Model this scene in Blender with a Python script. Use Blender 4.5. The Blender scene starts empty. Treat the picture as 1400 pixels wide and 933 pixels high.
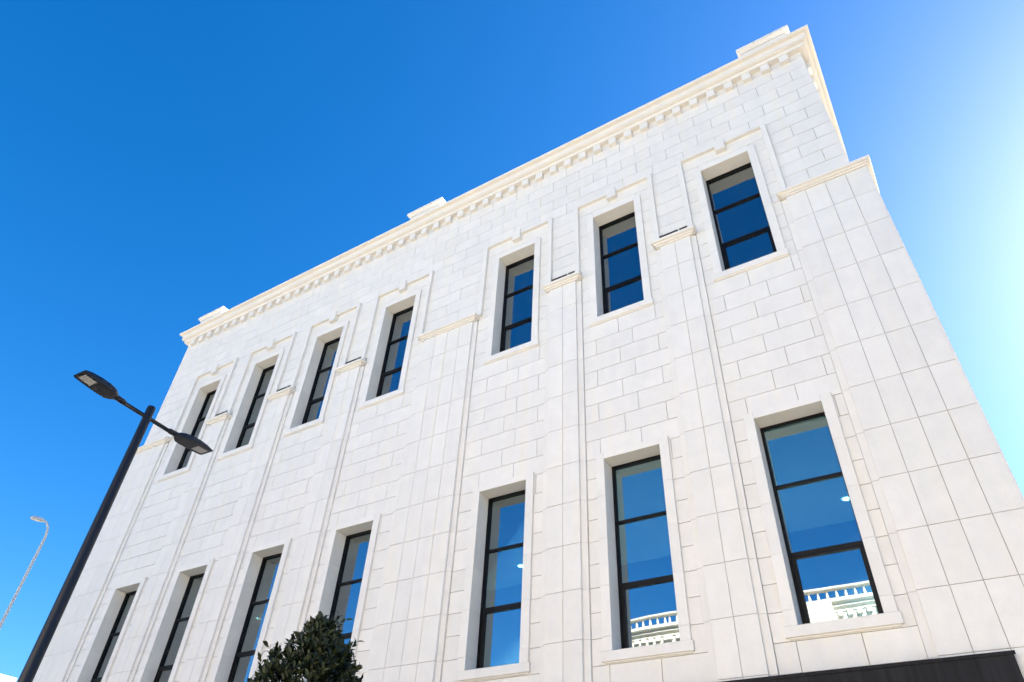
import bpy, math, random
from mathutils import Vector, Matrix, Quaternion
random.seed(7)
C = bpy.context.scene.collection
scene = bpy.context.scene

# ------------------------------------------------------------------ camera
GZ = 8.218                       # facade datum height above the ground
CAM = Vector((10.6095, -10.0, 1.6))
yaw, pitch, roll = -0.5961731, 0.70522311, 0.06023632
fwd = Vector((math.sin(yaw)*math.cos(pitch), math.cos(yaw)*math.cos(pitch), math.sin(pitch)))
rt = Vector((math.cos(yaw), -math.sin(yaw), 0)); up = rt.cross(fwd)
r2 = math.cos(roll)*rt + math.sin(roll)*up
u2 = -math.sin(roll)*rt + math.cos(roll)*up
cd = bpy.data.cameras.new('camera'); cam = bpy.data.objects.new('camera', cd); C.objects.link(cam)
m = Matrix((r2, u2, -fwd)).transposed().to_4x4(); m.translation = CAM
cam.matrix_world = m
cd.sensor_width = 36; cd.lens = 0.95516*1000/1400*36; cd.clip_end = 3000; cd.clip_start = 0.05
scene.camera = cam

# ------------------------------------------------------------------ light
SUN_AZ, SUN_EL = math.radians(32), math.radians(32)     # azimuth from +Y towards +X
w = bpy.data.worlds.new('World'); scene.world = w; w.use_nodes = True
nt = w.node_tree; nt.nodes.clear()
out = nt.nodes.new('ShaderNodeOutputWorld'); bg = nt.nodes.new('ShaderNodeBackground')
sky = nt.nodes.new('ShaderNodeTexSky'); sky.sky_type = 'NISHITA'; sky.sun_disc = False
sky.sun_elevation = SUN_EL; sky.sun_rotation = SUN_AZ
sky.air_density = 1.0; sky.dust_density = 0.78; sky.ozone_density = 4.5; sky.altitude = 500
bg.inputs['Strength'].default_value = 0.052
hs = nt.nodes.new('ShaderNodeHueSaturation'); hs.inputs['Saturation'].default_value = 1.32; hs.inputs['Hue'].default_value = .502
nt.links.new(sky.outputs[0], hs.inputs['Color']); nt.links.new(hs.outputs[0], bg.inputs[0]); nt.links.new(bg.outputs[0], out.inputs[0])
sl = bpy.data.lights.new('sun', 'SUN'); sl.energy = 5.0; sl.angle = math.radians(0.5); sl.color = (1.0, 0.93, 0.82)
so = bpy.data.objects.new('sun', sl); C.objects.link(so)
sd = Vector((math.sin(SUN_AZ)*math.cos(SUN_EL), math.cos(SUN_AZ)*math.cos(SUN_EL), math.sin(SUN_EL)))
so.rotation_euler = sd.to_track_quat('Z', 'Y').to_euler(); so.location = (30, 60, 60)
vs = scene.view_settings
vs.view_transform = 'Standard'; vs.look = 'None'; vs.gamma = 1; vs.use_curve_mapping = False
vs.exposure = 2.55

# ------------------------------------------------------------------ materials
def mat(name):
    mm = bpy.data.materials.new(name); mm.use_nodes = True
    return mm, mm.node_tree, mm.node_tree.nodes['Principled BSDF']
def simple(name, col, rough=.6, metal=0, spec=.5, var=.12, scale=6, bump=0.0):
    mm, t, b = mat(name)
    b.inputs['Roughness'].default_value = rough; b.inputs['Metallic'].default_value = metal
    b.inputs['Specular IOR Level'].default_value = spec
    tc = t.nodes.new('ShaderNodeTexCoord'); n = t.nodes.new('ShaderNodeTexNoise')
    n.inputs['Scale'].default_value = scale; n.inputs['Detail'].default_value = 6
    t.links.new(tc.outputs['Object'], n.inputs['Vector'])
    r = t.nodes.new('ShaderNodeValToRGB')
    r.color_ramp.elements[0].position = .3; r.color_ramp.elements[1].position = .7
    r.color_ramp.elements[0].color = (*[c*(1-var) for c in col], 1)
    r.color_ramp.elements[1].color = (*[min(1, c*(1+var)) for c in col], 1)
    t.links.new(n.outputs['Fac'], r.inputs['Fac']); t.links.new(r.outputs['Color'], b.inputs['Base Color'])
    if bump:
        bp = t.nodes.new('ShaderNodeBump'); bp.inputs['Strength'].default_value = bump; bp.inputs['Distance'].default_value = .01
        t.links.new(n.outputs['Fac'], bp.inputs['Height']); t.links.new(bp.outputs['Normal'], b.inputs['Normal'])
    return mm
def stone(name, base, islandvar=.07):
    mm, t, b = mat(name)
    L = t.links.new; N = t.nodes.new
    b.inputs['Roughness'].default_value = .62; b.inputs['Specular IOR Level'].default_value = .15
    tc = N('ShaderNodeTexCoord'); geo = N('ShaderNodeNewGeometry')
    # each slab samples the noise somewhere else, so veining stops at the joints
    sc = N('ShaderNodeVectorMath'); sc.operation = 'SCALE'; sc.inputs[0].default_value = (37, 53, 71)
    L(geo.outputs['Random Per Island'], sc.inputs['Scale'])
    ad = N('ShaderNodeVectorMath'); ad.operation = 'ADD'
    L(tc.outputs['Object'], ad.inputs[0]); L(sc.outputs[0], ad.inputs[1])
    n1 = N('ShaderNodeTexNoise'); n1.inputs['Scale'].default_value = 3.0; n1.inputs['Detail'].default_value = 8; n1.inputs['Roughness'].default_value = .65
    L(ad.outputs[0], n1.inputs['Vector'])
    n2 = N('ShaderNodeTexNoise'); n2.inputs['Scale'].default_value = 90; n2.inputs['Detail'].default_value = 4
    L(tc.outputs['Object'], n2.inputs['Vector'])
    # rain streaks: noise stretched down the wall, over the whole facade
    mp = N('ShaderNodeMapping'); mp.inputs['Scale'].default_value = (2.2, 2.2, .22)
    L(tc.outputs['Object'], mp.inputs['Vector'])
    n3 = N('ShaderNodeTexNoise'); n3.inputs['Scale'].default_value = 2.0; n3.inputs['Detail'].default_value = 7; n3.inputs['Roughness'].default_value = .6
    L(mp.outputs[0], n3.inputs['Vector'])
    def rng(src, a, bb, lo, hi):
        x = N('ShaderNodeMapRange'); x.inputs['From Min'].default_value = a; x.inputs['From Max'].default_value = bb
        x.inputs['To Min'].default_value = lo; x.inputs['To Max'].default_value = hi; L(src, x.inputs['Value']); return x.outputs[0]
    def mul(a, c):
        x = N('ShaderNodeMath'); x.operation = 'MULTIPLY'; L(a, x.inputs[0]); L(c, x.inputs[1]); return x.outputs[0]
    v = mul(mul(rng(geo.outputs['Random Per Island'], 0, 1, 1-islandvar, 1.0), rng(n1.outputs['Fac'], .3, .7, .95, 1.03)),
            mul(rng(n2.outputs['Fac'], .3, .7, .965, 1.02), rng(n3.outputs['Fac'], .35, .62, .96, 1.0)))
    warm = N('ShaderNodeMix'); warm.data_type = 'RGBA'
    warm.inputs['A'].default_value = (*base, 1); warm.inputs['B'].default_value = (base[0]*.99, base[1]*.955, base[2]*.87, 1)
    L(rng(n3.outputs['Fac'], .5, .75, 0, .7), warm.inputs['Factor'])
    vm = N('ShaderNodeVectorMath'); vm.operation = 'SCALE'
    L(warm.outputs['Result'], vm.inputs[0]); L(v, vm.inputs['Scale']); L(vm.outputs[0], b.inputs['Base Color'])
    bp = N('ShaderNodeBump'); bp.inputs['Strength'].default_value = .25; bp.inputs['Distance'].default_value = .004
    L(n2.outputs['Fac'], bp.inputs['Height']); L(bp.outputs['Normal'], b.inputs['Normal'])
    return mm
M_STONE = stone('pale_limestone', (.78, .75, .70), .05)
M_TRIM = stone('carved_limestone', (.775, .738, .68), .04)
M_JOINT = simple('joint_mortar', (.32, .29, .25), .9, spec=.1, var=.3, scale=3)
M_FRAME = simple('dark_aluminium', (.005, .005, .006), .5, 0, .2, .2)
M_BLACK = simple('black_painted_steel', (.006, .007, .011), .42, 0, .35, .15, 3, .05)
M_GALV = simple('grey_painted_steel', (.50, .52, .53), .95, 0, .1, .03, .5)
M_CEIL = simple('plaster_ceiling', (.78, .80, .80), .9, var=.04)
M_ROOM = simple('room_wall', (.16, .17, .18), .9, var=.1)
M_FLOOR = simple('room_floor', (.5, .5, .48), .7)
M_SPIKE = simple('dark_strip_housing', (.06, .045, .03), .6, var=.4, scale=12)
M_WHITE = simple('white_render', (.66, .61, .53), .7, var=.05, scale=2)
M_ROOF = simple('roof_membrane', (.4, .39, .37), .9, var=.15, scale=2)
def glass():
    mm, t, b = mat('solar_glass'); t.nodes.remove(b)
    N = t.nodes.new; L = t.links.new; o = t.nodes['Material Output']
    tr = N('ShaderNodeBsdfTransparent'); tr.inputs[0].default_value = (.36, .60, .62, 1)
    gl = N('ShaderNodeBsdfGlossy'); gl.inputs['Color'].default_value = (.66, .72, .76, 1); gl.inputs['Roughness'].default_value = .0
    lw = N('ShaderNodeLayerWeight'); lw.inputs['Blend'].default_value = .35
    mr = N('ShaderNodeMapRange'); mr.inputs['To Min'].default_value = .38; mr.inputs['To Max'].default_value = .95
    L(lw.outputs['Fresnel'], mr.inputs['Value'])
    tc = N('ShaderNodeTexCoord'); n = N('ShaderNodeTexNoise'); n.inputs['Scale'].default_value = 1.3
    L(tc.outputs['Object'], n.inputs['Vector'])
    bp = N('ShaderNodeBump'); bp.inputs['Strength'].default_value = .02; bp.inputs['Distance'].default_value = .02
    L(n.outputs['Fac'], bp.inputs['Height']); L(bp.outputs['Normal'], gl.inputs['Normal'])
    mx = N('ShaderNodeMixShader'); L(mr.outputs[0], mx.inputs[0]); L(tr.outputs[0], mx.inputs[1]); L(gl.outputs[0], mx.inputs[2])
    # thin film of dust and dried water marks
    df = N('ShaderNodeBsdfDiffuse'); df.inputs[0].default_value = (.55, .55, .52, 1)
    mp = N('ShaderNodeMapping'); mp.inputs['Scale'].default_value = (3, 3, 1); L(tc.outputs['Object'], mp.inputs['Vector'])
    n2 = N('ShaderNodeTexNoise'); n2.inputs['Scale'].default_value = 4; n2.inputs['Detail'].default_value = 8; L(mp.outputs[0], n2.inputs['Vector'])
    m2 = N('ShaderNodeMapRange'); m2.inputs['From Min'].default_value = .45; m2.inputs['From Max'].default_value = .8
    m2.inputs['To Min'].default_value = .004; m2.inputs['To Max'].default_value = .022; L(n2.outputs['Fac'], m2.inputs['Value'])
    m3 = N('ShaderNodeMixShader'); L(m2.outputs[0], m3.inputs[0]); L(mx.outputs[0], m3.inputs[1]); L(df.outputs[0], m3.inputs[2])
    L(m3.outputs[0], o.inputs['Surface']); return mm
M_GLASS = glass()
def streaked():
    mm, t, b = mat('dark_streaked_panel'); N = t.nodes.new; L = t.links.new
    tc = N('ShaderNodeTexCoord'); mp = N('ShaderNodeMapping'); mp.inputs['Scale'].default_value = (9, 9, .5)
    n = N('ShaderNodeTexNoise'); n.inputs['Scale'].default_value = 2; n.inputs['Detail'].default_value = 6
    L(tc.outputs['Object'], mp.inputs['Vector']); L(mp.outputs[0], n.inputs['Vector'])
    r = N('ShaderNodeValToRGB'); r.color_ramp.elements[0].position = .4; r.color_ramp.elements[1].position = .7
    r.color_ramp.elements[0].color = (.005, .005, .007, 1); r.color_ramp.elements[1].color = (.014, .014, .017, 1)
    L(n.outputs['Fac'], r.inputs['Fac']); L(r.outputs['Color'], b.inputs['Base Color'])
    b.inputs['Roughness'].default_value = .6; b.inputs['Specular IOR Level'].default_value = .2
    return mm
M_DARK = streaked()
def emit(name, col, s):
    mm, t, b = mat(name); b.inputs['Emission Color'].default_value = (*col, 1); b.inputs['Emission Strength'].default_value = s
    return mm
M_LED = emit('lit_downlight', (1, .96, .9), 6)
M_LENS = simple('led_lens', (.35, .35, .34), .25, var=.1, scale=60)

# ------------------------------------------------------------------ helpers
class MB:
    def __init__(s): s.v = []; s.f = []
    def poly(s, pts):
        n = len(s.v); s.v += [tuple(p) for p in pts]; s.f.append(tuple(range(n, n+len(pts))))
    def box(s, x0, x1, y0, y1, z0, z1):
        n = len(s.v)
        s.v += [(x0,y0,z0),(x1,y0,z0),(x1,y1,z0),(x0,y1,z0),(x0,y0,z1),(x1,y0,z1),(x1,y1,z1),(x0,y1,z1)]
        s.f += [tuple(n+i for i in q) for q in ((0,3,2,1),(4,5,6,7),(0,1,5,4),(1,2,6,5),(2,3,7,6),(3,0,4,7))]
    def slab(s, x0, x1, z0, z1, yf, dep=.03, gap=.004, ch=.0025, jit=.0012, T=None):
        """one stone slab: joint gap all round, arrised edges, tiny random setting error"""
        g = gap; x0 += g; x1 -= g; z0 += g; z1 -= g
        if x1-x0 < .015 or z1-z0 < .015: return
        j = [random.uniform(-jit, jit) for _ in range(4)]
        P = [(x0, yf+dep, z0), (x1, yf+dep, z0), (x1, yf+dep, z1), (x0, yf+dep, z1),
             (x0, yf+ch+j[0], z0), (x1, yf+ch+j[1], z0), (x1, yf+ch+j[2], z1), (x0, yf+ch+j[1]+j[2]*0+j[3]*0+j[0]-j[1], z1),
             (x0+ch, yf+j[0], z0+ch), (x1-ch, yf+j[1], z0+ch), (x1-ch, yf+j[2], z1-ch), (x0+ch, yf+j[0]+j[2]-j[1], z1-ch)]
        P[7] = (x0, yf+ch+j[0]+j[2]-j[1], z1)
        if T: P = [T(p) for p in P]
        n = len(s.v); s.v += P
        s.f += [tuple(n+i for i in q) for q in ((8,9,10,11),(4,5,9,8),(5,6,10,9),(6,7,11,10),(7,4,8,11),(0,1,5,4),(1,2,6,5),(2,3,7,6),(3,0,4,7))]
    def sweep(s, prof, path, closed=False):
        """prof: list of (outward, z); path: list of (x, y, nx, ny) mitred normals"""
        n = len(s.v); k = len(prof)
        for (x, y, nx, ny) in path:
            for (o, z) in prof: s.v.append((x+nx*o, y+ny*o, z))
        for i in range(len(path)-1):
            for a in range(k-1):
                s.f.append((n+i*k+a, n+(i+1)*k+a, n+(i+1)*k+a+1, n+i*k+a+1))
    def caps(s, prof, x, y, nx, ny):
        s.poly([(x+nx*o, y+ny*o, z) for o, z in prof])
    def tube(s, pts, rad, seg=16, cap=True):
        rings = []; prev = None
        for i, p in enumerate(pts):
            p = Vector(p); a = Vector(pts[max(i-1,0)]); b = Vector(pts[min(i+1,len(pts)-1)])
            d = (b-a).normalized()
            ref = Vector((0,0,1)) if abs(d.z) < .95 else Vector((1,0,0))
            if prev is not None: ref = prev
            x = ref.cross(d).normalized(); y = d.cross(x).normalized(); prev = y
            r = rad[i] if isinstance(rad, (list, tuple)) else rad
            n = len(s.v); rings.append(n)
            for q in range(seg):
                an = 2*math.pi*q/seg; s.v.append(tuple(p + r*(math.cos(an)*x + math.sin(an)*y)))
        for i in range(len(rings)-1):
            for q in range(seg):
                s.f.append((rings[i]+q, rings[i]+(q+1)%seg, rings[i+1]+(q+1)%seg, rings[i+1]+q))
        if cap:
            s.f.append(tuple(rings[0]+q for q in reversed(range(seg)))); s.f.append(tuple(rings[-1]+q for q in range(seg)))
    def lathe(s, cx, cy, prof, seg=12):
        n = len(s.v)
        for r, z in prof:
            for q in range(seg):
                a = 2*math.pi*q/seg; s.v.append((cx+r*math.cos(a), cy+r*math.sin(a), z))
        for i in range(len(prof)-1):
            for q in range(seg):
                s.f.append((n+i*seg+q, n+i*seg+(q+1)%seg, n+(i+1)*seg+(q+1)%seg, n+(i+1)*seg+q))
        s.f.append(tuple(n+q for q in reversed(range(seg)))); s.f.append(tuple(n+(len(prof)-1)*seg+q for q in range(seg)))
    def build(s, name, mt, parent=None, smooth=False):
        me = bpy.data.meshes.new(name); me.from_pydata(s.v, [], s.f); me.update()
        me.materials.append(mt)
        if smooth: me.polygons.foreach_set('use_smooth', [True]*len(me.polygons))
        o = bpy.data.objects.new(name, me); C.objects.link(o)
        if parent: o.parent = parent
        return o
def empty(name, loc, label=None, cat=None, group=None):
    o = bpy.data.objects.new(name, None); C.objects.link(o); o.location = loc
    if label: o['label'] = label
    if cat: o['category'] = cat
    if group: o['group'] = group
    return o
def structure(o): o['kind'] = 'structure'; return o
def subtract(rects, holes):
    for h in holes:
        nr = []
        for r in rects:
            if h[0] >= r[1] or h[1] <= r[0] or h[2] >= r[3] or h[3] <= r[2]: nr.append(r); continue
            if r[0] < h[0]: nr.append((r[0], h[0], r[2], r[3]))
            if r[1] > h[1]: nr.append((h[1], r[1], r[2], r[3]))
            a, b = max(r[0], h[0]), min(r[1], h[1])
            if r[2] < h[2]: nr.append((a, b, r[2], h[2]))
            if r[3] > h[3]: nr.append((a, b, h[3], r[3]))
        rects = nr
    return rects

# ------------------------------------------------------------------ ground
def paving():
    mm, t, b = mat('pale_paving'); N = t.nodes.new; L = t.links.new
    tc = N('ShaderNodeTexCoord'); br = N('ShaderNodeTexBrick')
    br.inputs['Scale'].default_value = 1.0; br.inputs['Brick Width'].default_value = .8; br.inputs['Row Height'].default_value = .4
    br.inputs['Mortar Size'].default_value = .006
    br.inputs['Color1'].default_value = (.38, .33, .26, 1); br.inputs['Color2'].default_value = (.34, .29, .23, 1); br.inputs['Mortar'].default_value = (.2, .18, .15, 1)
    L(tc.outputs['Object'], br.inputs['Vector']); L(br.outputs['Color'], b.inputs['Base Color']); b.inputs['Roughness'].default_value = .8
    return mm
M_PAVE = paving()
M_EARTH = simple('dry_ground', (.36, .31, .23), .95, var=.2, scale=.3)
M_ASPH = simple('asphalt', (.06, .06, .06), .9, var=.2, scale=20)
g = MB(); g.poly([(-900,-900,-.12),(900,-900,-.12),(900,900,-.12),(-900,900,-.12)]); structure(g.build('ground', M_EARTH))
g = MB(); g.box(-34, 12.6, -60, 30, -.118, 0); structure(g.build('pavement', M_PAVE))
g = MB(); g.poly([(-44,-300,-.112),(-36,-300,-.112),(-36,300,-.112),(-44,300,-.112)]); g.poly([(12.9,-300,-.112),(46,-300,-.112),(46,300,-.112),(12.9,300,-.112)]); structure(g.build('road_and_bounce_cut', M_ASPH))  # right-hand asphalt is unseen, added to cut sunlit bounce onto jambs and soffits

# ------------------------------------------------------------------ the stone building (coordinates: facade plane y=0, heights from datum GZ)
B = empty('stone_building', (0.4, 0.3, 0), 'tall white limestone building with two storeys of narrow dark framed windows, pilasters and dentilled cornice', 'building')
BO = Vector(B.location)
OFF = Vector((-BO.x, -BO.y, GZ))
def bpart(mb, name, mt, parent=None, smooth=False):
    """meshes are drawn in facade coordinates, then parented to the building's empty"""
    o = mb.build(name, mt, parent or B, smooth)
    if parent is None: o.location = OFF
    return o
WIN = [-8.01, -5.34, -2.67, 0.0, 3.80, 6.50, 9.21]
UT, UB, LT, LB = 6.72, 3.455, 0.0, -3.295
HW = .532                                    # half width of the opening
XL, XR, ZB = -10.60, 11.46, -GZ
PIERS = [(-9.94, .745), (1.905, .745), (10.925, .74)]        # wide, four slabs
PILS = [(-6.675, .335), (-4.005, .335), (-1.335, .335), (5.15, .335), (7.855, .335)]
YW, YS, YP = .05, .012, -.04                 # field, step, pilaster face
# course lines, top to bottom
ZC = [9.30, 8.92] + [8.92-.386*i for i in range(1, 11)]
ZC = ZC[:-1] + [5.06, 4.83, 4.445, 4.06, 3.68, 3.29]
z = 3.29
while z > .3: z -= .4025; ZC.append(z)
while z > -3.8: z -= .394; ZC.append(z)
while z > ZB+.5: z -= .40; ZC.append(z)
ZC.append(ZB)
ZC = sorted(set(round(q, 4) for q in ZC), reverse=True)
holes = []
for x in WIN:
    for (t, b) in ((UT, UB), (LT, LB)): holes.append((x-HW-.05, x+HW+.05, b-.05, t+.05))
bays = []
# frieze (above the capitals) runs the full width; below, bays between piers
edges = sorted([(c-h-.115, c+h+.115) for c, h in PIERS+PILS])
bayx = [(edges[i][1], edges[i+1][0]) for i in range(len(edges)-1)]
wall = MB()
for i in range(len(ZC)-1):
    z1, z0 = ZC[i], ZC[i+1]
    if z0 >= 5.0:
        row = ZC.index(z1)
        off = 11.09 if row % 2 else 10.705
        xs = [XR]; x = off
        while x > XL+.1: xs.append(x); x -= .783
        xs.append(XL)
        # inside the label moulds the field is cut into narrow courses with no vertical joints near the sides
        xs = sorted(xs)
        if z0 < 7.2:
            keep = []
            for v in xs:
                if XL < v < XR and any(abs(v-wx) < 1.35 for wx in WIN) : continue
                keep.append(v)
            for wx in WIN: keep += [wx-1.0, wx+1.0]
            xs = sorted(keep)
        elif z0 < 7.45:
            pass
        for a, b in zip(xs[:-1], xs[1:]):
            if b-a < .02: continue
            for r in subtract([(a, b, z0, z1)], holes): wall.slab(*r, YW)
    else:
        win_row = any(z0 < t-.02 and z1 > b+.02 for t, b in ((UT, UB), (LT, LB)))
        for (a, b) in bayx:
            wx = min(WIN, key=lambda q: abs(q-(a+b)/2))
            if ZC[i] <= 4.84 and z1 > LT+.05 and z0 < UB-.17 or z1 < LB-.1:
                k = i % 2
                js = [wx-.61, wx+.205] if k else [wx-.09, wx+.725]
            else: js = []
            xs = [a] + [q for q in js if a+.05 < q < b-.05] + [b]
            for p, q in zip(xs[:-1], xs[1:]):
                for r in subtract([(p, q, z0, z1)], holes): wall.slab(*r, YW)
bpart(wall, 'wall', M_STONE)
# right and left return walls (same slabs, turned), back, and mortar bed behind the slabs
bed = MB()
for r in subtract([(XL+.012, XR-.012, ZB, 9.6)], holes): bed.box(r[0], r[1], YW+.02, YW+.09, r[2], r[3])
bed.box(XL+.012, XL+.09, YW+.09, 14, ZB, 9.6); bed.box(XR-.09, XR-.012, YW+.09, 14, ZB, 9.6); bed.box(XL+.09, XR-.09, 13.9, 14, ZB, 9.6)
bpart(bed, 'mortar_bed', M_JOINT)
side = MB()
for i in range(len(ZC)-1):
    z1, z0 = ZC[i], ZC[i+1]
    y = YW + (.39 if i % 2 else .78)
    ys = [YW+.004]
    while y < 13.9: ys.append(y); y += .783
    ys.append(14.0)
    for a, b in zip(ys[:-1], ys[1:]):
        side.slab(a, b, z0, z1, 0, T=lambda p: (XR - p[1], p[0], p[2]))
        side.slab(a, b, z0, z1, 0, T=lambda p: (XL + p[1], p[0], p[2]))
bpart(side, 'side_wall', M_STONE)

# piers and pilasters
PZ = [4.757]
for q in (4.06, 3.29): PZ.append(q)
idx = [q for q in ZC if q < 3.2]
PZ += [q for k, q in enumerate(idx) if k % 2 == 1]
if PZ[-1] > ZB: PZ.append(ZB)
CAPP = [(0, 4.755), (.028, 4.755), (.028, 4.785), (.065, 4.793), (.065, 4.83), (.11, 4.838), (.115, 4.845), (.115, 4.90), (0, 4.915)]
pil_objs = []
def pilaster(c, h, cols, name, ends=(True, True)):
    p = MB()
    for i in range(len(PZ)-1):
        z1, z0 = PZ[i], PZ[i+1]
        if z1-z0 < .05: continue
        for k in range(cols):
            p.slab(c-h+2*h*k/cols-(.003 if k == 0 else 0), c-h+2*h*(k+1)/cols+(.003 if k == cols-1 else 0), z0, z1, YP, dep=.06, gap=.0035)
        for sgn in (-1, 1):
            if not ends[(sgn+1)//2]:
                continue
            a, b = sorted((c+sgn*(h-.004), c+sgn*(h+.115)))
            p.slab(a, b, z0, z1, YS, dep=.05, gap=.0015)
    if not ends[1]:     # corner pier: its slabs turn the corner
        for i in range(len(PZ)-1):
            for a, b in ((YP+.004, .34), (.34, .72), (.72, 1.1), (1.1, 1.46)):
                p.slab(a, b, PZ[i+1], PZ[i], 0, dep=.1, T=lambda q: (c+h+.02-q[1], q[0], q[2]))
    if not ends[0]:
        for i in range(len(PZ)-1):
            for a, b in ((YP+.004, .34), (.34, .72), (.72, 1.1), (1.1, 1.46)):
                p.slab(a, b, PZ[i+1], PZ[i], 0, dep=.1, T=lambda q: (c-h-.02+q[1], q[0], q[2]))
    o = bpart(p, name, M_STONE)
    # capital: moulded band that returns to the wall at both ends
    m_ = MB(); x0 = c-h-(.035 if ends[0] else -.0); x1 = c+h+(.035 if ends[1] else 0)
    yb = YP; path = []
    lw_ = YW if ends[0] else 1.46; rw = YW if ends[1] else 1.46
    path = [(x0, lw_, -1, 0), (x0, yb, -1, -1), (x1, yb, 1, -1), (x1, rw, 1, 0)]
    m_.sweep(CAPP, path)
    m_.poly([(x0, YP, 4.756), (x1, YP, 4.756), (x1, YW+.02, 4.756), (x0, YW+.02, 4.756)][::-1])
    m_.poly([(x0-.02, YP, 4.908), (x1+.02, YP, 4.908), (x1+.02, YW+.02, 4.912), (x0-.02, YW+.02, 4.912)])
    if not ends[1]: m_.poly([(x1-.1, YP, 4.908), (x1+.02, YP, 4.908), (x1+.02, 1.46, 4.908), (x1-.1, 1.46, 4.908)])
    m_.build('capital', M_TRIM, o)
    # drip line joint between capital and step
    bk = MB(); bk.box(c-h+.01, c+h-.01, YP+.012, YW+.02, ZB, 4.75)
    if ends[0]: bk.box(c-h-.11, c-h+.008, YS+.012, YW+.02, ZB, 4.75)
    if ends[1]: bk.box(c+h-.008, c+h+.11, YS+.012, YW+.02, ZB, 4.75)
    bk.build('mortar_core', M_JOINT, o)
    if h < .5:
        u = MB(); x = c-.34
        for (a, b) in ((-.36, -.26), (-.255, .10), (.13, .37)):
            u.box(c+a, c+b, -.0, .03, 5.112, 5.135)
            for q in (a+.03, b-.04): u.box(c+q, c+q+.012, .0, .028, 4.90, 5.106)
            for q in range(int((b-a)/.045)+1): u.box(c+a+q*.045, c+a+q*.045+.008, -.006, .033, 5.130, 5.146)
        u.build('bird_spike_strip', M_SPIKE, o)
    return o
for (c, h) in PILS: pilaster(c, h, 2, 'pilaster')
pilaster(PIERS[1][0], PIERS[1][1], 4, 'wide_pier')
pilaster(PIERS[0][0], PIERS[0][1], 4, 'wide_pier', (False, True))
pilaster(PIERS[2][0], PIERS[2][1], 4, 'wide_pier', (True, False))

# main cornice
CP = [(0, 9.50), (.13, 9.50), (.13, 9.525), (.135, 9.605), (.205, 9.618), (.205, 9.64), (.225, 9.644), (.225, 9.81),
      (.24, 9.815), (.24, 9.825), (.32, 9.832), (.335, 9.845), (.335, 9.905), (0, 9.93)]
cor = MB()
cor.sweep(CP, [(XL, 14, -1, 0), (XL, YW, -1, -1), (XR, YW, 1, -1), (XR, 14, 1, 0)])
cor.box(XL-.0, XR+.0, YW+.001, 13.99, 9.905, 9.935)
corn = bpart(cor, 'cornice', M_TRIM)
# frieze strip behind the dentils
fr = MB(); xs = [XL]; x = 10.705-.783*27
while x < XR-.1:
    if x > XL+.1: xs.append(x)
    x += .783
xs.append(XR)
for a, b in zip(xs[:-1], xs[1:]): fr.slab(a, b, 9.30, 9.505, YW, jit=.0004, gap=.003)
bpart(fr, 'frieze', M_STONE)
# dentils
dmesh = None
nd = 49; dx0, dx1 = -10.22, 11.08
for k in range(nd):
    x = dx0 + (dx1-dx0)*k/(nd-1)
    if dmesh is None:
        d = MB(); w_, e = .1, .006
        d.poly([(-w_,-.062,9.27),(w_,-.062,9.27),(w_,-.062,9.499),(-w_,-.062,9.499)])
        d.poly([(-w_,-.062,9.27),(-w_,YW+.01,9.27),(w_,YW+.01,9.27),(w_,-.062,9.27)])
        d.poly([(-w_,YW+.01,9.27),(-w_,-.062,9.27),(-w_,-.062,9.499),(-w_,YW+.01,9.499)])
        d.poly([(w_,-.062,9.27),(w_,YW+.01,9.27),(w_,YW+.01,9.499),(w_,-.062,9.499)])
        o = d.build('dentil', M_STONE, corn); dmesh = o.data
    else:
        o = bpy.data.objects.new('dentil', dmesh); C.objects.link(o); o.parent = corn
    o.location = (x, 0, 0)
for k in range(30):                 # the band turns the corner
    o = bpy.data.objects.new('dentil', dmesh); C.objects.link(o); o.parent = corn
    o.location = (XR+YW, .50+.44*k, 0); o.rotation_euler = (0, 0, math.pi/2)

# parapet blocks with coping
for (a, b) in ((-10.58, -9.20), (-.46, .90), (10.15, 11.44)):
    p = MB(); a2, b2 = a+.09, b-.09; n = 2
    zz = [9.92, 10.25, 10.56]
    for i in range(2):
        js = [a2, (a2+b2)/2 + (.12 if i else -.2), b2]
        for s0, s1 in zip(js[:-1], js[1:]): p.slab(s0, s1, zz[i], zz[i+1], .05, dep=.2)
        for s0, s1 in ((.054, .65), (.65, 1.25)):
            p.slab(s0, s1, zz[i], zz[i+1], 0, T=lambda q: (b2-q[1], q[0], q[2]))
            p.slab(s0, s1, zz[i], zz[i+1], 0, T=lambda q: (a2+q[1], q[0], q[2]))
    p.box(a2+.012, b2-.012, .07, 1.25, 9.90, 10.56)
    o = bpart(p, 'parapet_block', M_STONE)
    cp = MB(); pr = [(0, 10.56), (.03, 10.56), (.03, 10.60), (.07, 10.63), (.09, 10.64), (.09, 10.73), (0, 10.75)]
    cp.sweep(pr, [(a2, 1.25, -1, 1), (a2, .05, -1, -1), (b2, .05, 1, -1), (b2, 1.25, 1, 1), (a2, 1.25, -1, 1)])
    cp.poly([(a2, .05, 10.75), (b2, .05, 10.75), (b2, 1.25, 10.75), (a2, 1.25, 10.75)])
    co = cp.build('coping', M_TRIM, o)
    for k in range(1, 3):
        jn = MB(); x = a+.02+(b-a)*k/3; jn.box(x-.008, x+.008, -.043, -.03, 10.645, 10.752)
        jn.build('coping_joint', M_JOINT, co)

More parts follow.
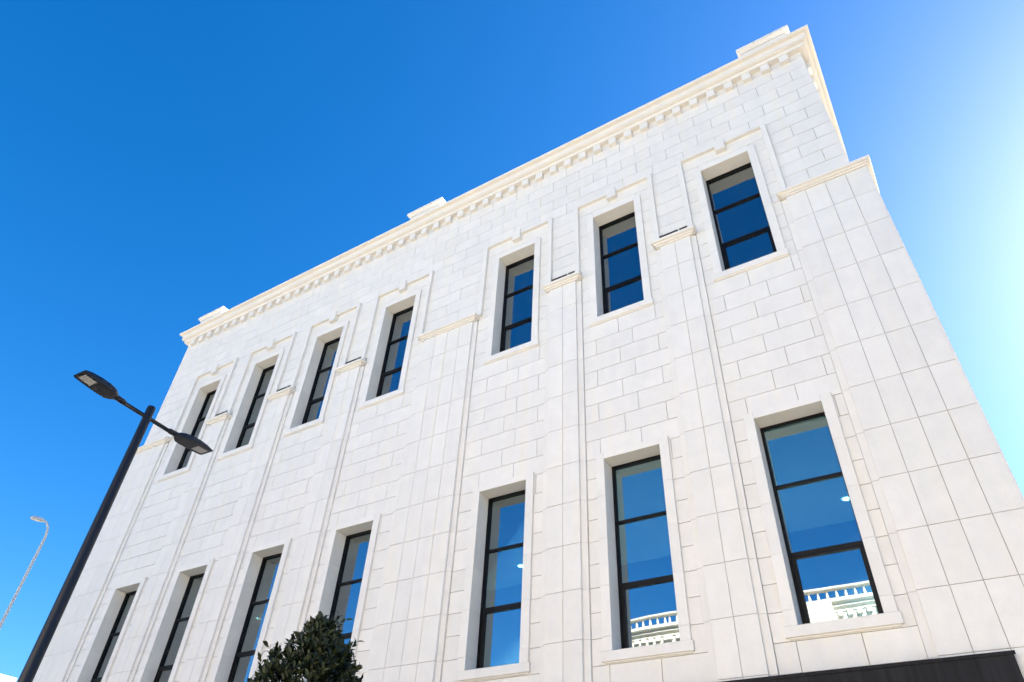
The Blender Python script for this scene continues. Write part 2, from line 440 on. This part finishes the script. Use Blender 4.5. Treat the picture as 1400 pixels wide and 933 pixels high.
# windows ----------------------------------------------------------------
YG = .385
def window(x, t, b, upper):
    f = MB(); W = HW
    y0, y1 = .33, .41; fw = .032
    f.box(x-W, x-W+fw, y0, y1, b, t); f.box(x+W-fw, x+W, y0, y1, b, t)
    f.box(x-W+fw, x+W-fw, y0, y1, t-fw, t); f.box(x-W+fw, x+W-fw, y0, y1, b, b+fw*.8)
    # inner bead, set back
    f.box(x-W+fw, x-W+fw+.008, y0+.025, y1, b+.02, t-fw); f.box(x+W-fw-.008, x+W-fw, y0+.025, y1, b+.02, t-fw)
    f.box(x-W+fw+.008, x+W-fw-.008, y0+.025, y1, t-fw-.008, t-fw)
    h = t-b
    za, zb_ = t-h*.333, t-h*.668
    f.box(x-W+fw+.008, x+W-fw-.008, y0+.012, y1, za-.02, za+.02)
    f.box(x-W+fw+.008, x+W-fw-.008, y0+.004, y1, zb_-.026, zb_+.026)
    # opening sash in the bottom light
    s0, s1 = b+.03, zb_-.026; q = .055; ya = y0+.015
    a0, a1 = x-W+fw+.008, x+W-fw-.008
    f.box(a0, a0+q, ya, y1, s0, s1); f.box(a1-q, a1, ya, y1, s0, s1)
    f.box(a0+q, a1-q, ya, y1, s1-q*.6, s1); f.box(a0+q, a1-q, ya, y1, s0, s0+q*.5)
    o = bpart(f, 'window', M_FRAME)
    p = MB()
    p.box(a0-.01, a1+.01, YG, YG+.012, za+.02, t-fw-.01)
    p.box(a0-.01, a1+.01, YG, YG+.012, zb_+.03, za-.02)
    p.box(a0+q-.01, a1-q+.01, YG-.008, YG+.004, s0+q*.4, s1-q*.5)
    p.build('pane', M_GLASS, o)
    # stone surround: jambs, head, reveals cut from slabs
    sw = .165; s = MB()
    jz = [q_ for q_ in (PZ if not upper else PZ) if b+.1 < q_ < t-.05]
    zs = [t] + jz + [b]
    if upper: zs = [t, t-.44, t-1.2, t-1.95, t-2.65, b]
    T_ = t+.125
    for k in range(len(zs)-1):
        for sg in (-1, 1):
            a, c_ = sorted((x+sg*W, x+sg*(W+sw)))
            hi = zs[k] if k else T_
            s.slab(a, c_, zs[k+1], hi, 0, dep=.075, gap=.0012, ch=.002, jit=.0)
            # reveal
            if sg < 0: s.slab(0.003, .35, zs[k+1], zs[k], 0, dep=.04, gap=.0015, jit=0, T=lambda p_: (x-W-p_[1], p_[0], p_[2]))
            else: s.slab(0.003, .35, zs[k+1], zs[k], 0, dep=.04, gap=.0015, jit=0, T=lambda p_: (x+W+p_[1], p_[0], p_[2]))
    s.slab(x-W, x+W, t, T_, 0, dep=.075, gap=.0012, jit=0)
    s.slab(x-W, x+W, 0.003, .35, 0, dep=.04, gap=.001, jit=0, T=lambda p_: (p_[0], p_[2], t+p_[1]))
    # jamb closers behind the reveal
    s.box(x-W-.06, x-W-.02, YW, .44, b-.04, t+.04); s.box(x+W+.02, x+W+.06, YW, .44, b-.04, t+.04)
    s.box(x-W-.02, x+W+.02, YW+.03, .44, t+.02, t+.06)
    s.build('surround', M_STONE, o)
    sl_ = MB(); e = sw+.03
    sl_.poly([(x-W-e,-.03,b),(x-W-e,.09,b+.0),(x-W-e,.09,b-.15),(x-W-e,-.03,b-.135)][::-1])
    prof = [(0, b-.165), (.05, b-.165), (.058, b-.150), (.085, b-.142), (.085, b-.004), (.08, b), (0, b)]
    sl_ = MB(); x0, x1 = x-W-sw+.03, x+W+sw-.03
    sl_.sweep([(o_-.03, z_) for o_, z_ in prof], [(x0, YW+.03, -1, 0), (x0, YW, -1, -1), (x1, YW, 1, -1), (x1, YW+.03, 1, 0)])
    sl_.poly([(x0-.05, YW+.02, b-.0), (x0-.05, -.004, b-.0), (x1+.05, -.004, b-.0), (x1+.05, YW+.02, b-.0)])
    sl_.poly([(x-W, -.0, b+.002), (x+W, -.0, b+.002), (x+W, .35, b+.012), (x-W, .35, b+.012)])
    sl_.build('sill', M_STONE, o)
    if upper:
        l = MB(); zo, yo = 7.40, -.03; lo, li = 1.035, .92
        bot = 4.90
        for sg in (-1, 1):
            a, c_ = sorted((x+sg*li, x+sg*lo)); l.slab(a, c_, bot, zo, yo, dep=.085, gap=0.0, ch=.004, jit=0)
        l.slab(x-li, x+li, 7.31, zo, yo, dep=.085, gap=0.0, ch=.004, jit=0)
        l.build('label_mould', M_STONE, o)
        k_ = MB(); k_.slab(x-.115, x+.115, 7.10, 7.44, yo-.045, dep=.13, gap=0, ch=.004, jit=0)
        # soffit face of keystone
        k_.build('keystone', M_STONE, o)
    return o
for x in WIN: window(x, UT, UB, True)
for x in WIN: window(x, LT, LB, False)

# interiors: rooms behind each storey, open towards the windows
def room(z0, z1, dep, name, ceil_m):
    a, b = XL+.15, XR-.15; y0 = .46
    c = MB(); c.poly([(a, y0, z1), (b, y0, z1), (b, dep, z1), (a, dep, z1)]); o = bpart(c, name, ceil_m)
    r = MB(); r.poly([(a, dep, z0), (b, dep, z0), (b, dep, z1), (a, dep, z1)])
    for x in (a, -1.5, b): r.poly([(x, y0, z0), (x, dep, z0), (x, dep, z1), (x, y0, z1)])
    r.build('room_wall', M_ROOM, o)
    f = MB(); f.poly([(a, y0, z0), (b, y0, z0), (b, dep, z0), (a, dep, z0)]); f.build('room_floor', M_FLOOR, o)
    return o
rc = room(-4.0, .14, 4.7, 'ceiling', M_CEIL)
room(2.9, 6.95, 6.0, 'ceiling', M_ROOM)
for x, y in ((9.35, 3.7), (1.95, 3.7), (-7.0, 3.6)):
    al = bpy.data.lights.new('downlight_beam', 'SPOT'); al.energy = 420; al.spot_size = math.radians(95); al.spot_blend = .5
    al.shadow_soft_size = .05; al.color = (1, .97, .93)
    ao = bpy.data.objects.new('downlight_beam', al); C.objects.link(ao); ao.location = (x, y-.12, .09+GZ)
    d = MB(); d.lathe(x, y, [(.06, .122), (.06, .138)], 16); d.build('downlight', M_LED, rc)

# dark fascia over the entrance
d = MB(); d.box(-3.0, 10.93, -.14, .0, -5.1, -3.93); d.box(-3.0, 10.95, -.155, -.141, -3.965, -3.925)
xx = 9.6
while xx > -3: d.box(xx-.004, xx+.004, -.1435, -.139, -5.1, -3.97); xx -= 1.22
bpart(d, 'entrance_fascia', M_DARK)

# roof
rf = MB(); rf.poly([(XL+.1, .2, 9.94), (XR-.1, .2, 9.94), (XR-.1, 13.9, 9.94), (XL+.1, 13.9, 9.94)]); bpart(rf, 'roof', M_ROOF)

# ------------------------------------------------------------------ twin headed street lamp
def street_lamp(bx, by, H):
    L = empty('street_lamp', (bx, by, 0), 'black steel street lamp with two flat LED heads on a straight cross arm', 'street lamp')
    p = MB(); p.tube([(0,0,0),(0,0,.9),(0,0,.93),(0,0,H-.02),(0,0,H)], [.085,.085,.074,.052,.045], 24)
    p.build('pole', M_BLACK, L, True)
    bs = MB(); bs.lathe(0, 0, [(.16,0),(.16,.02),(.1,.025),(.095,.08)], 24); bs.build('base_plate', M_BLACK, L)
    za = H-.16
    import math as _m
    ax = Vector((ARM[0], ARM[1], 0)).normalized(); px = Vector((ax.y, -ax.x, 0))
    a = MB(); a.tube([tuple(-ax*.36+Vector((0,0,za))), tuple(ax*.36+Vector((0,0,za)))], .026, 16); a.build('arm', M_BLACK, L, True)
    for sg in (-1, 1):
        d = ax*sg; q = px*sg
        def P(u, v, zz): return tuple(d*(u*.92) + q*v + Vector((0, 0, za+zz+(u-.3)*.06)))
        s = MB(); s.tube([P(.36,0,0), P(.40,0,0), P(.52,0,.0), P(.54,0,.0)], [.024,.036,.036,.03], 16)
        s.build('spigot', M_BLACK, L, True)
        h = MB()
        st = [(.50,.030,-.022,.020),(.54,.070,-.030,.040),(.60,.112,-.034,.058),(.70,.126,-.034,.070),(.84,.128,-.034,.066),(.98,.124,-.034,.046),(1.06,.118,-.033,.018),(1.085,.112,-.030,-.008)]
        n0 = []
        for (u, hw, zb, zt) in st:
            n0.append(len(h.v))
            for (vv, zz) in ((-hw, zb), (-hw, zb+.018), (-hw*.8, zb+(zt-zb)*.75), (-hw*.35, zt), (hw*.35, zt), (hw*.8, zb+(zt-zb)*.75), (hw, zb+.018), (hw, zb)):
                h.v.append(P(u, vv, zz))
        for i in range(len(n0)-1):
            for k in range(8): h.f.append((n0[i]+k, n0[i]+(k+1) % 8, n0[i+1]+(k+1) % 8, n0[i+1]+k))
        h.f.append(tuple(n0[0]+k for k in range(8))); h.f.append(tuple(n0[-1]+k for k in reversed(range(8))))
        ho = h.build('lamp_head', M_BLACK, L)
        g_ = MB()
        n = len(g_.v)
        g_.poly([P(.86,-.075,-.0365), P(1.04,-.07,-.0365), P(1.04,.07,-.0365), P(.86,.075,-.0365)])
        g_.build('lens', M_LENS, ho)
        f_ = MB()
        f_.poly([P(.60,-.075,-.0355), P(.82,-.09,-.0355), P(.82,.09,-.0355), P(.60,.075,-.0355)])
        f_.build('access_cover', M_BLACK, ho)
    return L
D = 9.0
ARM = (-.05, 1.0)
street_lamp(10.6095-.908*D, -10+.418*D, 1.6 + D*.489/.8717)

# slender lamp in the distance
def slender_lamp(bx, by, H, hx, hy):
    L = empty('street_lamp', (bx, by, 0), 'slender pale grey street lamp with curved top and small head, far left in the sky', 'street lamp')
    dx, dy = hx, hy
    pts = [(0,0,0),(0,0,.5),(0,0,H-.62)]; rad = [.07,.065,.045]
    R_ = .26
    for k in range(1, 11):
        a = math.radians(9.5*k); o_ = R_*(1-math.cos(a)); pts.append((dx*o_, dy*o_, H-.62+math.sin(a)*.585)); rad.append(.042-.001*k)
    o_ = pts[-1]; pts.append((dx*.36, dy*.36, H-.035)); rad.append(.028)
    p = MB(); p.tube(pts, rad, 24); p.build('pole', M_GALV, L, True)
    def P(u, v, z_): u -= .46; return (dx*u - dy*v, dy*u + dx*v, H+z_)
    h = MB(); n0 = []
    for (u, hw, zb, zt) in ((.70,.04,-.06,-.0),(.78,.08,-.07,.03),(.94,.10,-.08,.04),(1.08,.09,-.07,.02),(1.15,.06,-.06,-.02)):
        n0.append(len(h.v))
        for vv, zz in ((-hw,zb),(-hw,zb+.05),(-hw*.5,zt),(hw*.5,zt),(hw,zb+.05),(hw,zb)): h.v.append(P(u,vv,zz))
    for i in range(4):
        for k in range(6): h.f.append((n0[i]+k, n0[i]+(k+1)%6, n0[i+1]+(k+1)%6, n0[i+1]+k))
    h.f.append(tuple(n0[0]+k for k in range(6))); h.f.append(tuple(n0[-1]+k for k in reversed(range(6))))
    ho = h.build('lamp_head', M_GALV, L)
    l = MB(); l.poly([P(.82,-.06,-.083), P(1.06,-.06,-.08), P(1.06,.06,-.08), P(.82,.06,-.083)]); l.build('lens', M_LENS, ho)
D2 = 28.0
slender_lamp(10.6095-.9278*D2+.02, -10+.3731*D2+.04, 1.6+D2*.366, -.37, -.93)

# ------------------------------------------------------------------ laurel tree
def leafmat():
    mm, t, b = mat('laurel_leaf'); N = t.nodes.new; L = t.links.new
    geo = N('ShaderNodeNewGeometry'); r = N('ShaderNodeValToRGB')
    r.color_ramp.elements[0].color = (.007, .011, .004, 1); r.color_ramp.elements[1].color = (.042, .050, .017, 1)
    e = r.color_ramp.elements.new(.6); e.color = (.016, .023, .007, 1)
    L(geo.outputs['Random Per Island'], r.inputs['Fac']); L(r.outputs['Color'], b.inputs['Base Color'])
    b.inputs['Roughness'].default_value = .40; b.inputs['Specular IOR Level'].default_value = .22
    return mm
M_LEAF = leafmat(); M_BARK = simple('bark', (.10, .08, .06), .9, var=.3, scale=20, bump=.4)
def laurel(tx, ty, top):
    T = empty('laurel_tree', (tx, ty, 0), 'dark green clipped laurel tree with small glossy leaves in front of the facade', 'tree')
    z0 = 1.3; Hc = top - z0
    def rad(zz):                       # crown radius by height
        k = (zz-z0)/Hc
        if k < 0 or k > 1: return .05
        return .67*math.sin(min(1, k/.35)*math.pi/2)**.6*(1 - max(0, (k-.30)/.70)**2.1)**.8 + .03
    tr = MB(); tr.tube([(0,0,0),(.02,.01,.7),(0,0,z0),(-.02,.02,z0+Hc*.5),(0,0,top-.3)], [.09,.075,.065,.045,.012], 12)
    rnd = random.Random(11); limbs = []
    for i in range(120):
        zz = z0+.05+(Hc-.25)*rnd.random(); a = rnd.random()*6.283; r = rad(min(zz+.25, top-.05))*rnd.uniform(.75, .98)
        e = Vector((r*math.cos(a), r*math.sin(a), min(zz+.3, top-.05)))
        mid = Vector((e.x*.5, e.y*.5, zz+.08))
        tr.tube([(0,0,zz), tuple(mid), tuple(e)], [.018, .012, .004], 5)
    tr.build('trunk', M_BARK, T, True)
    c = MB()
    def leaf(p, d, nrm, ln):
        d = d.normalized(); s = d.cross(nrm).normalized(); n = s.cross(d)
        w_ = ln*.22; n0 = len(c.v)
        for (u, v, q) in ((0,0,0),(.3,-.85,.06),(.62,-.9,.05),(1,0,-.10),(.62,.9,.05),(.3,.85,.06),(.32,0,.0),(.64,0,-.02)):
            c.v.append(tuple(p + d*ln*u + s*w_*v + n*ln*q))
        c.f += [(n0,n0+1,n0+6),(n0+1,n0+2,n0+7,n0+6),(n0+2,n0+3,n0+7),(n0,n0+6,n0+5),(n0+5,n0+6,n0+7,n0+4),(n0+4,n0+7,n0+3)]
    # shoots: each carries a whorl of leaves
    def shoot(base, d, ln, nl, scale):
        for k in range(nl):
            f = k/nl; p = base + d*ln*f
            a = 2.4*k + rnd.random()*.6; ref = Vector((0,0,1)) if abs(d.z) < .9 else Vector((1,0,0))
            x = ref.cross(d).normalized(); y = d.cross(x)
            o = (x*math.cos(a)+y*math.sin(a))
            ld = (d*rnd.uniform(.5, 1.1) + o*rnd.uniform(.5, .9) + Vector((0,0,.15)))
            leaf(p, ld, d+o*.2, scale*rnd.uniform(.7, 1.1))
    cnt = 0
    while cnt < 2400:
        zz = z0 + Hc*rnd.random()**.85; R_ = rad(zz)
        if rnd.random() > R_/.68+.08: continue
        a = rnd.random()*6.283
        bump = 1 + .10*math.sin(3*a+zz*4)+.07*math.sin(7*a-zz*9)+.05*math.sin(11*a+zz*17)
        depth = rnd.random()**2.2
        r = R_*bump*(1-.42*depth)
        pos = Vector((r*math.cos(a), r*math.sin(a), zz))
        outd = Vector((math.cos(a), math.sin(a), .55+.5*rnd.random())).normalized()
        d = (outd + Vector((rnd.gauss(0,.3), rnd.gauss(0,.3), rnd.gauss(0,.25)+.25))).normalized()
        L_ = .12 + (.14 if rnd.random() < .07 and depth < .1 else 0)
        shoot(pos - d*.05, d, L_, 7 if L_ < .2 else 11, .088)
        cnt += 1
    for k in range(12):               # top leader shoots
        p = Vector((rnd.uniform(-.07,.07), rnd.uniform(-.07,.07), top-.20-rnd.random()*.12)); d = Vector((rnd.gauss(0,.25), rnd.gauss(0,.25), 1)).normalized()
        shoot(p, d, .27, 12, .075)
    c.build('crown', M_LEAF, T)
    return T
laurel(4.77, -4.66, 4.05)

# ------------------------------------------------------------------ building across the square (seen in the window reflections)
O = empty('balustraded_building', (6, -24, 0), 'white building with roof balustrade and dentils, seen reflected in the lower right windows', 'building')
OOFF = Vector((-6, 24, 0))
def opart(mb, name, mt, parent=None, smooth=False):
    o = mb.build(name, mt, parent or O, smooth)
    if parent is None: o.location = OOFF
    return o
YO = -20.0; RA = 9.0; CX = -1.0; HT = 4.88 + GZ           # top of the rail above ground
path = [(15, -34, 1, 0), (15, YO, 1, 1)]
def arc(k, n=28): a = math.radians(90+90*k/n); return (CX+RA*math.cos(a), YO-RA+RA*math.sin(a), math.cos(a), math.sin(a))
path += [arc(k) for k in range(29)] + [(CX-RA, -34, -1, 0)]
zt = HT
wl = MB(); wl.sweep([(0, 0), (0, zt-0.972)], path); opart(wl, 'wall', M_WHITE)
cr = MB(); cr.sweep([(0, zt-0.979), (.06, zt-0.979), (.06, zt-0.893), (.16, zt-0.835), (.20, zt-0.821), (.20, zt-0.720), (.30, zt-0.684), (.36, zt-0.670), (.36, zt-0.576), (.0, zt-0.562)], path)
cro = opart(cr, 'cornice', M_WHITE)
bl = MB(); bl.sweep([(-.16, zt-0.576), (.12, zt-0.576), (.12, zt-0.461), (-.16, zt-0.461)], path)
bl.sweep([(-.16, zt-0.094), (.13, zt-0.094), (.15, zt-0.072), (.15, zt-0.014), (.13, zt), (-.16, zt), (-.16, zt-0.094)], path)
blo = opart(bl, 'balustrade', M_WHITE)
bm = None
spots = []; x = 14.7
while x > CX: spots.append((x, YO, 0)); x -= .36
ang = 0
while ang < 88: a = math.radians(90+ang); spots.append((CX+RA*math.cos(a), YO-RA+RA*math.sin(a), math.radians(ang))); ang += math.degrees(.36/RA)
for (x, y, rz) in spots[:98]:
    if bm is None:
        b_ = MB(); b_.lathe(0, 0, [(.065, zt-0.464), (.065, zt-0.44), (.035, zt-0.43), (.058, zt-0.380), (.062, zt-0.335), (.038, zt-0.22), (.032, zt-0.158), (.05, zt-0.130), (.06, zt-0.108), (.06, zt-0.090)], 12)
        o = b_.build('baluster', M_WHITE, blo, True); bm = o.data
    else:
        o = bpy.data.objects.new('baluster', bm); C.objects.link(o); o.parent = blo
    o.location = (x + .0, y - .02, 0)
dn = MB()
for (x, y, rz) in spots:
    ca, sa = math.cos(rz), math.sin(rz); n = len(dn.v)
    for (u, v, z_) in [(-.09,.0,zt-1.166),(.09,.0,zt-1.166),(.09,.13,zt-1.166),(-.09,.13,zt-1.166),(-.09,.0,zt-0.983),(.09,.0,zt-0.983),(.09,.13,zt-0.983),(-.09,.13,zt-0.983)]:
        dn.v.append((x+u*ca-v*sa, y+u*sa+v*ca, z_))
    dn.f += [tuple(n+i for i in q) for q in ((0,3,2,1),(4,5,6,7),(0,1,5,4),(1,2,6,5),(2,3,7,6),(3,0,4,7))]
dn.build('dentil_course', M_WHITE, cro)
wg = MB(); wg.box(-42, CX-RA-.3, -34, YO, 0, 7.6); opart(wg, 'bounce_wing', M_WHITE)  # unseen low block, added to bounce more sunlight onto the facade front
pr = MB(); pr.box(4.6, 6.2, YO-.1, YO+.42, 0, zt-0.590); opart(pr, 'pier', M_WHITE)
for x in (13, 9.5, 2.5):
    wf = MB(); wf.box(x-.6, x+.6, YO+.0, YO+.06, 6.6, 9.6); wo = opart(wf, 'window', M_FRAME)
    pn = MB(); pn.box(x-.52, x+.52, YO+.06, YO+.075, 6.68, 9.52); pn.build('pane', M_FRAME, wo)
    wf = MB(); wf.box(x-.6, x+.6, YO+.0, YO+.06, 1.6, 4.6); wo = opart(wf, 'window', M_FRAME)
    pn = MB(); pn.box(x-.52, x+.52, YO+.06, YO+.075, 1.68, 4.52); pn.build('pane', M_FRAME, wo)
orf = MB(); orf.poly([(14.9, YO-.1, zt-0.612), (CX, YO-.1, zt-0.612), (CX-RA+.3, YO-RA, zt-0.612), (CX-RA+.3, -34, zt-0.612), (14.9, -34, zt-0.612)]); opart(orf, 'roof', M_ROOF)

# ------------------------------------------------------------------ low far building at the bottom left corner
F = empty('low_building', (-51.8, 9.6, 0), 'low cream building with flat parapet far away at the bottom left corner', 'building')
f = MB(); f.box(-6, 5.9, -5.6, 5.6, 0, 12.95)
M_CREAM = simple('cream_render', (.62, .58, .50), .85, var=.08, scale=.6)
f.build('wall', M_CREAM, F)
f = MB(); f.box(-6.1, 6.0, -5.7, 5.8, 12.95, 13.5); f.build('parapet', M_CREAM, F)
for k in range(3):
    f = MB(); f.box(5.88, 5.93, -4.6+k*3.4, -3.2+k*3.4, 9.6, 11.4); f.build('window', M_FRAME, F)
f = MB(); f.tube([(0,0,13.5),(0,0,14.3)], .03, 8)
for zz, l in ((14.25,.2),(14.05,.3),(13.85,.35)): f.tube([(-l,0,zz),(l,0,zz)], .015, 6)
ant = f.build('antenna', M_BLACK, F); ant.location = (5.2, 2.2, 0)
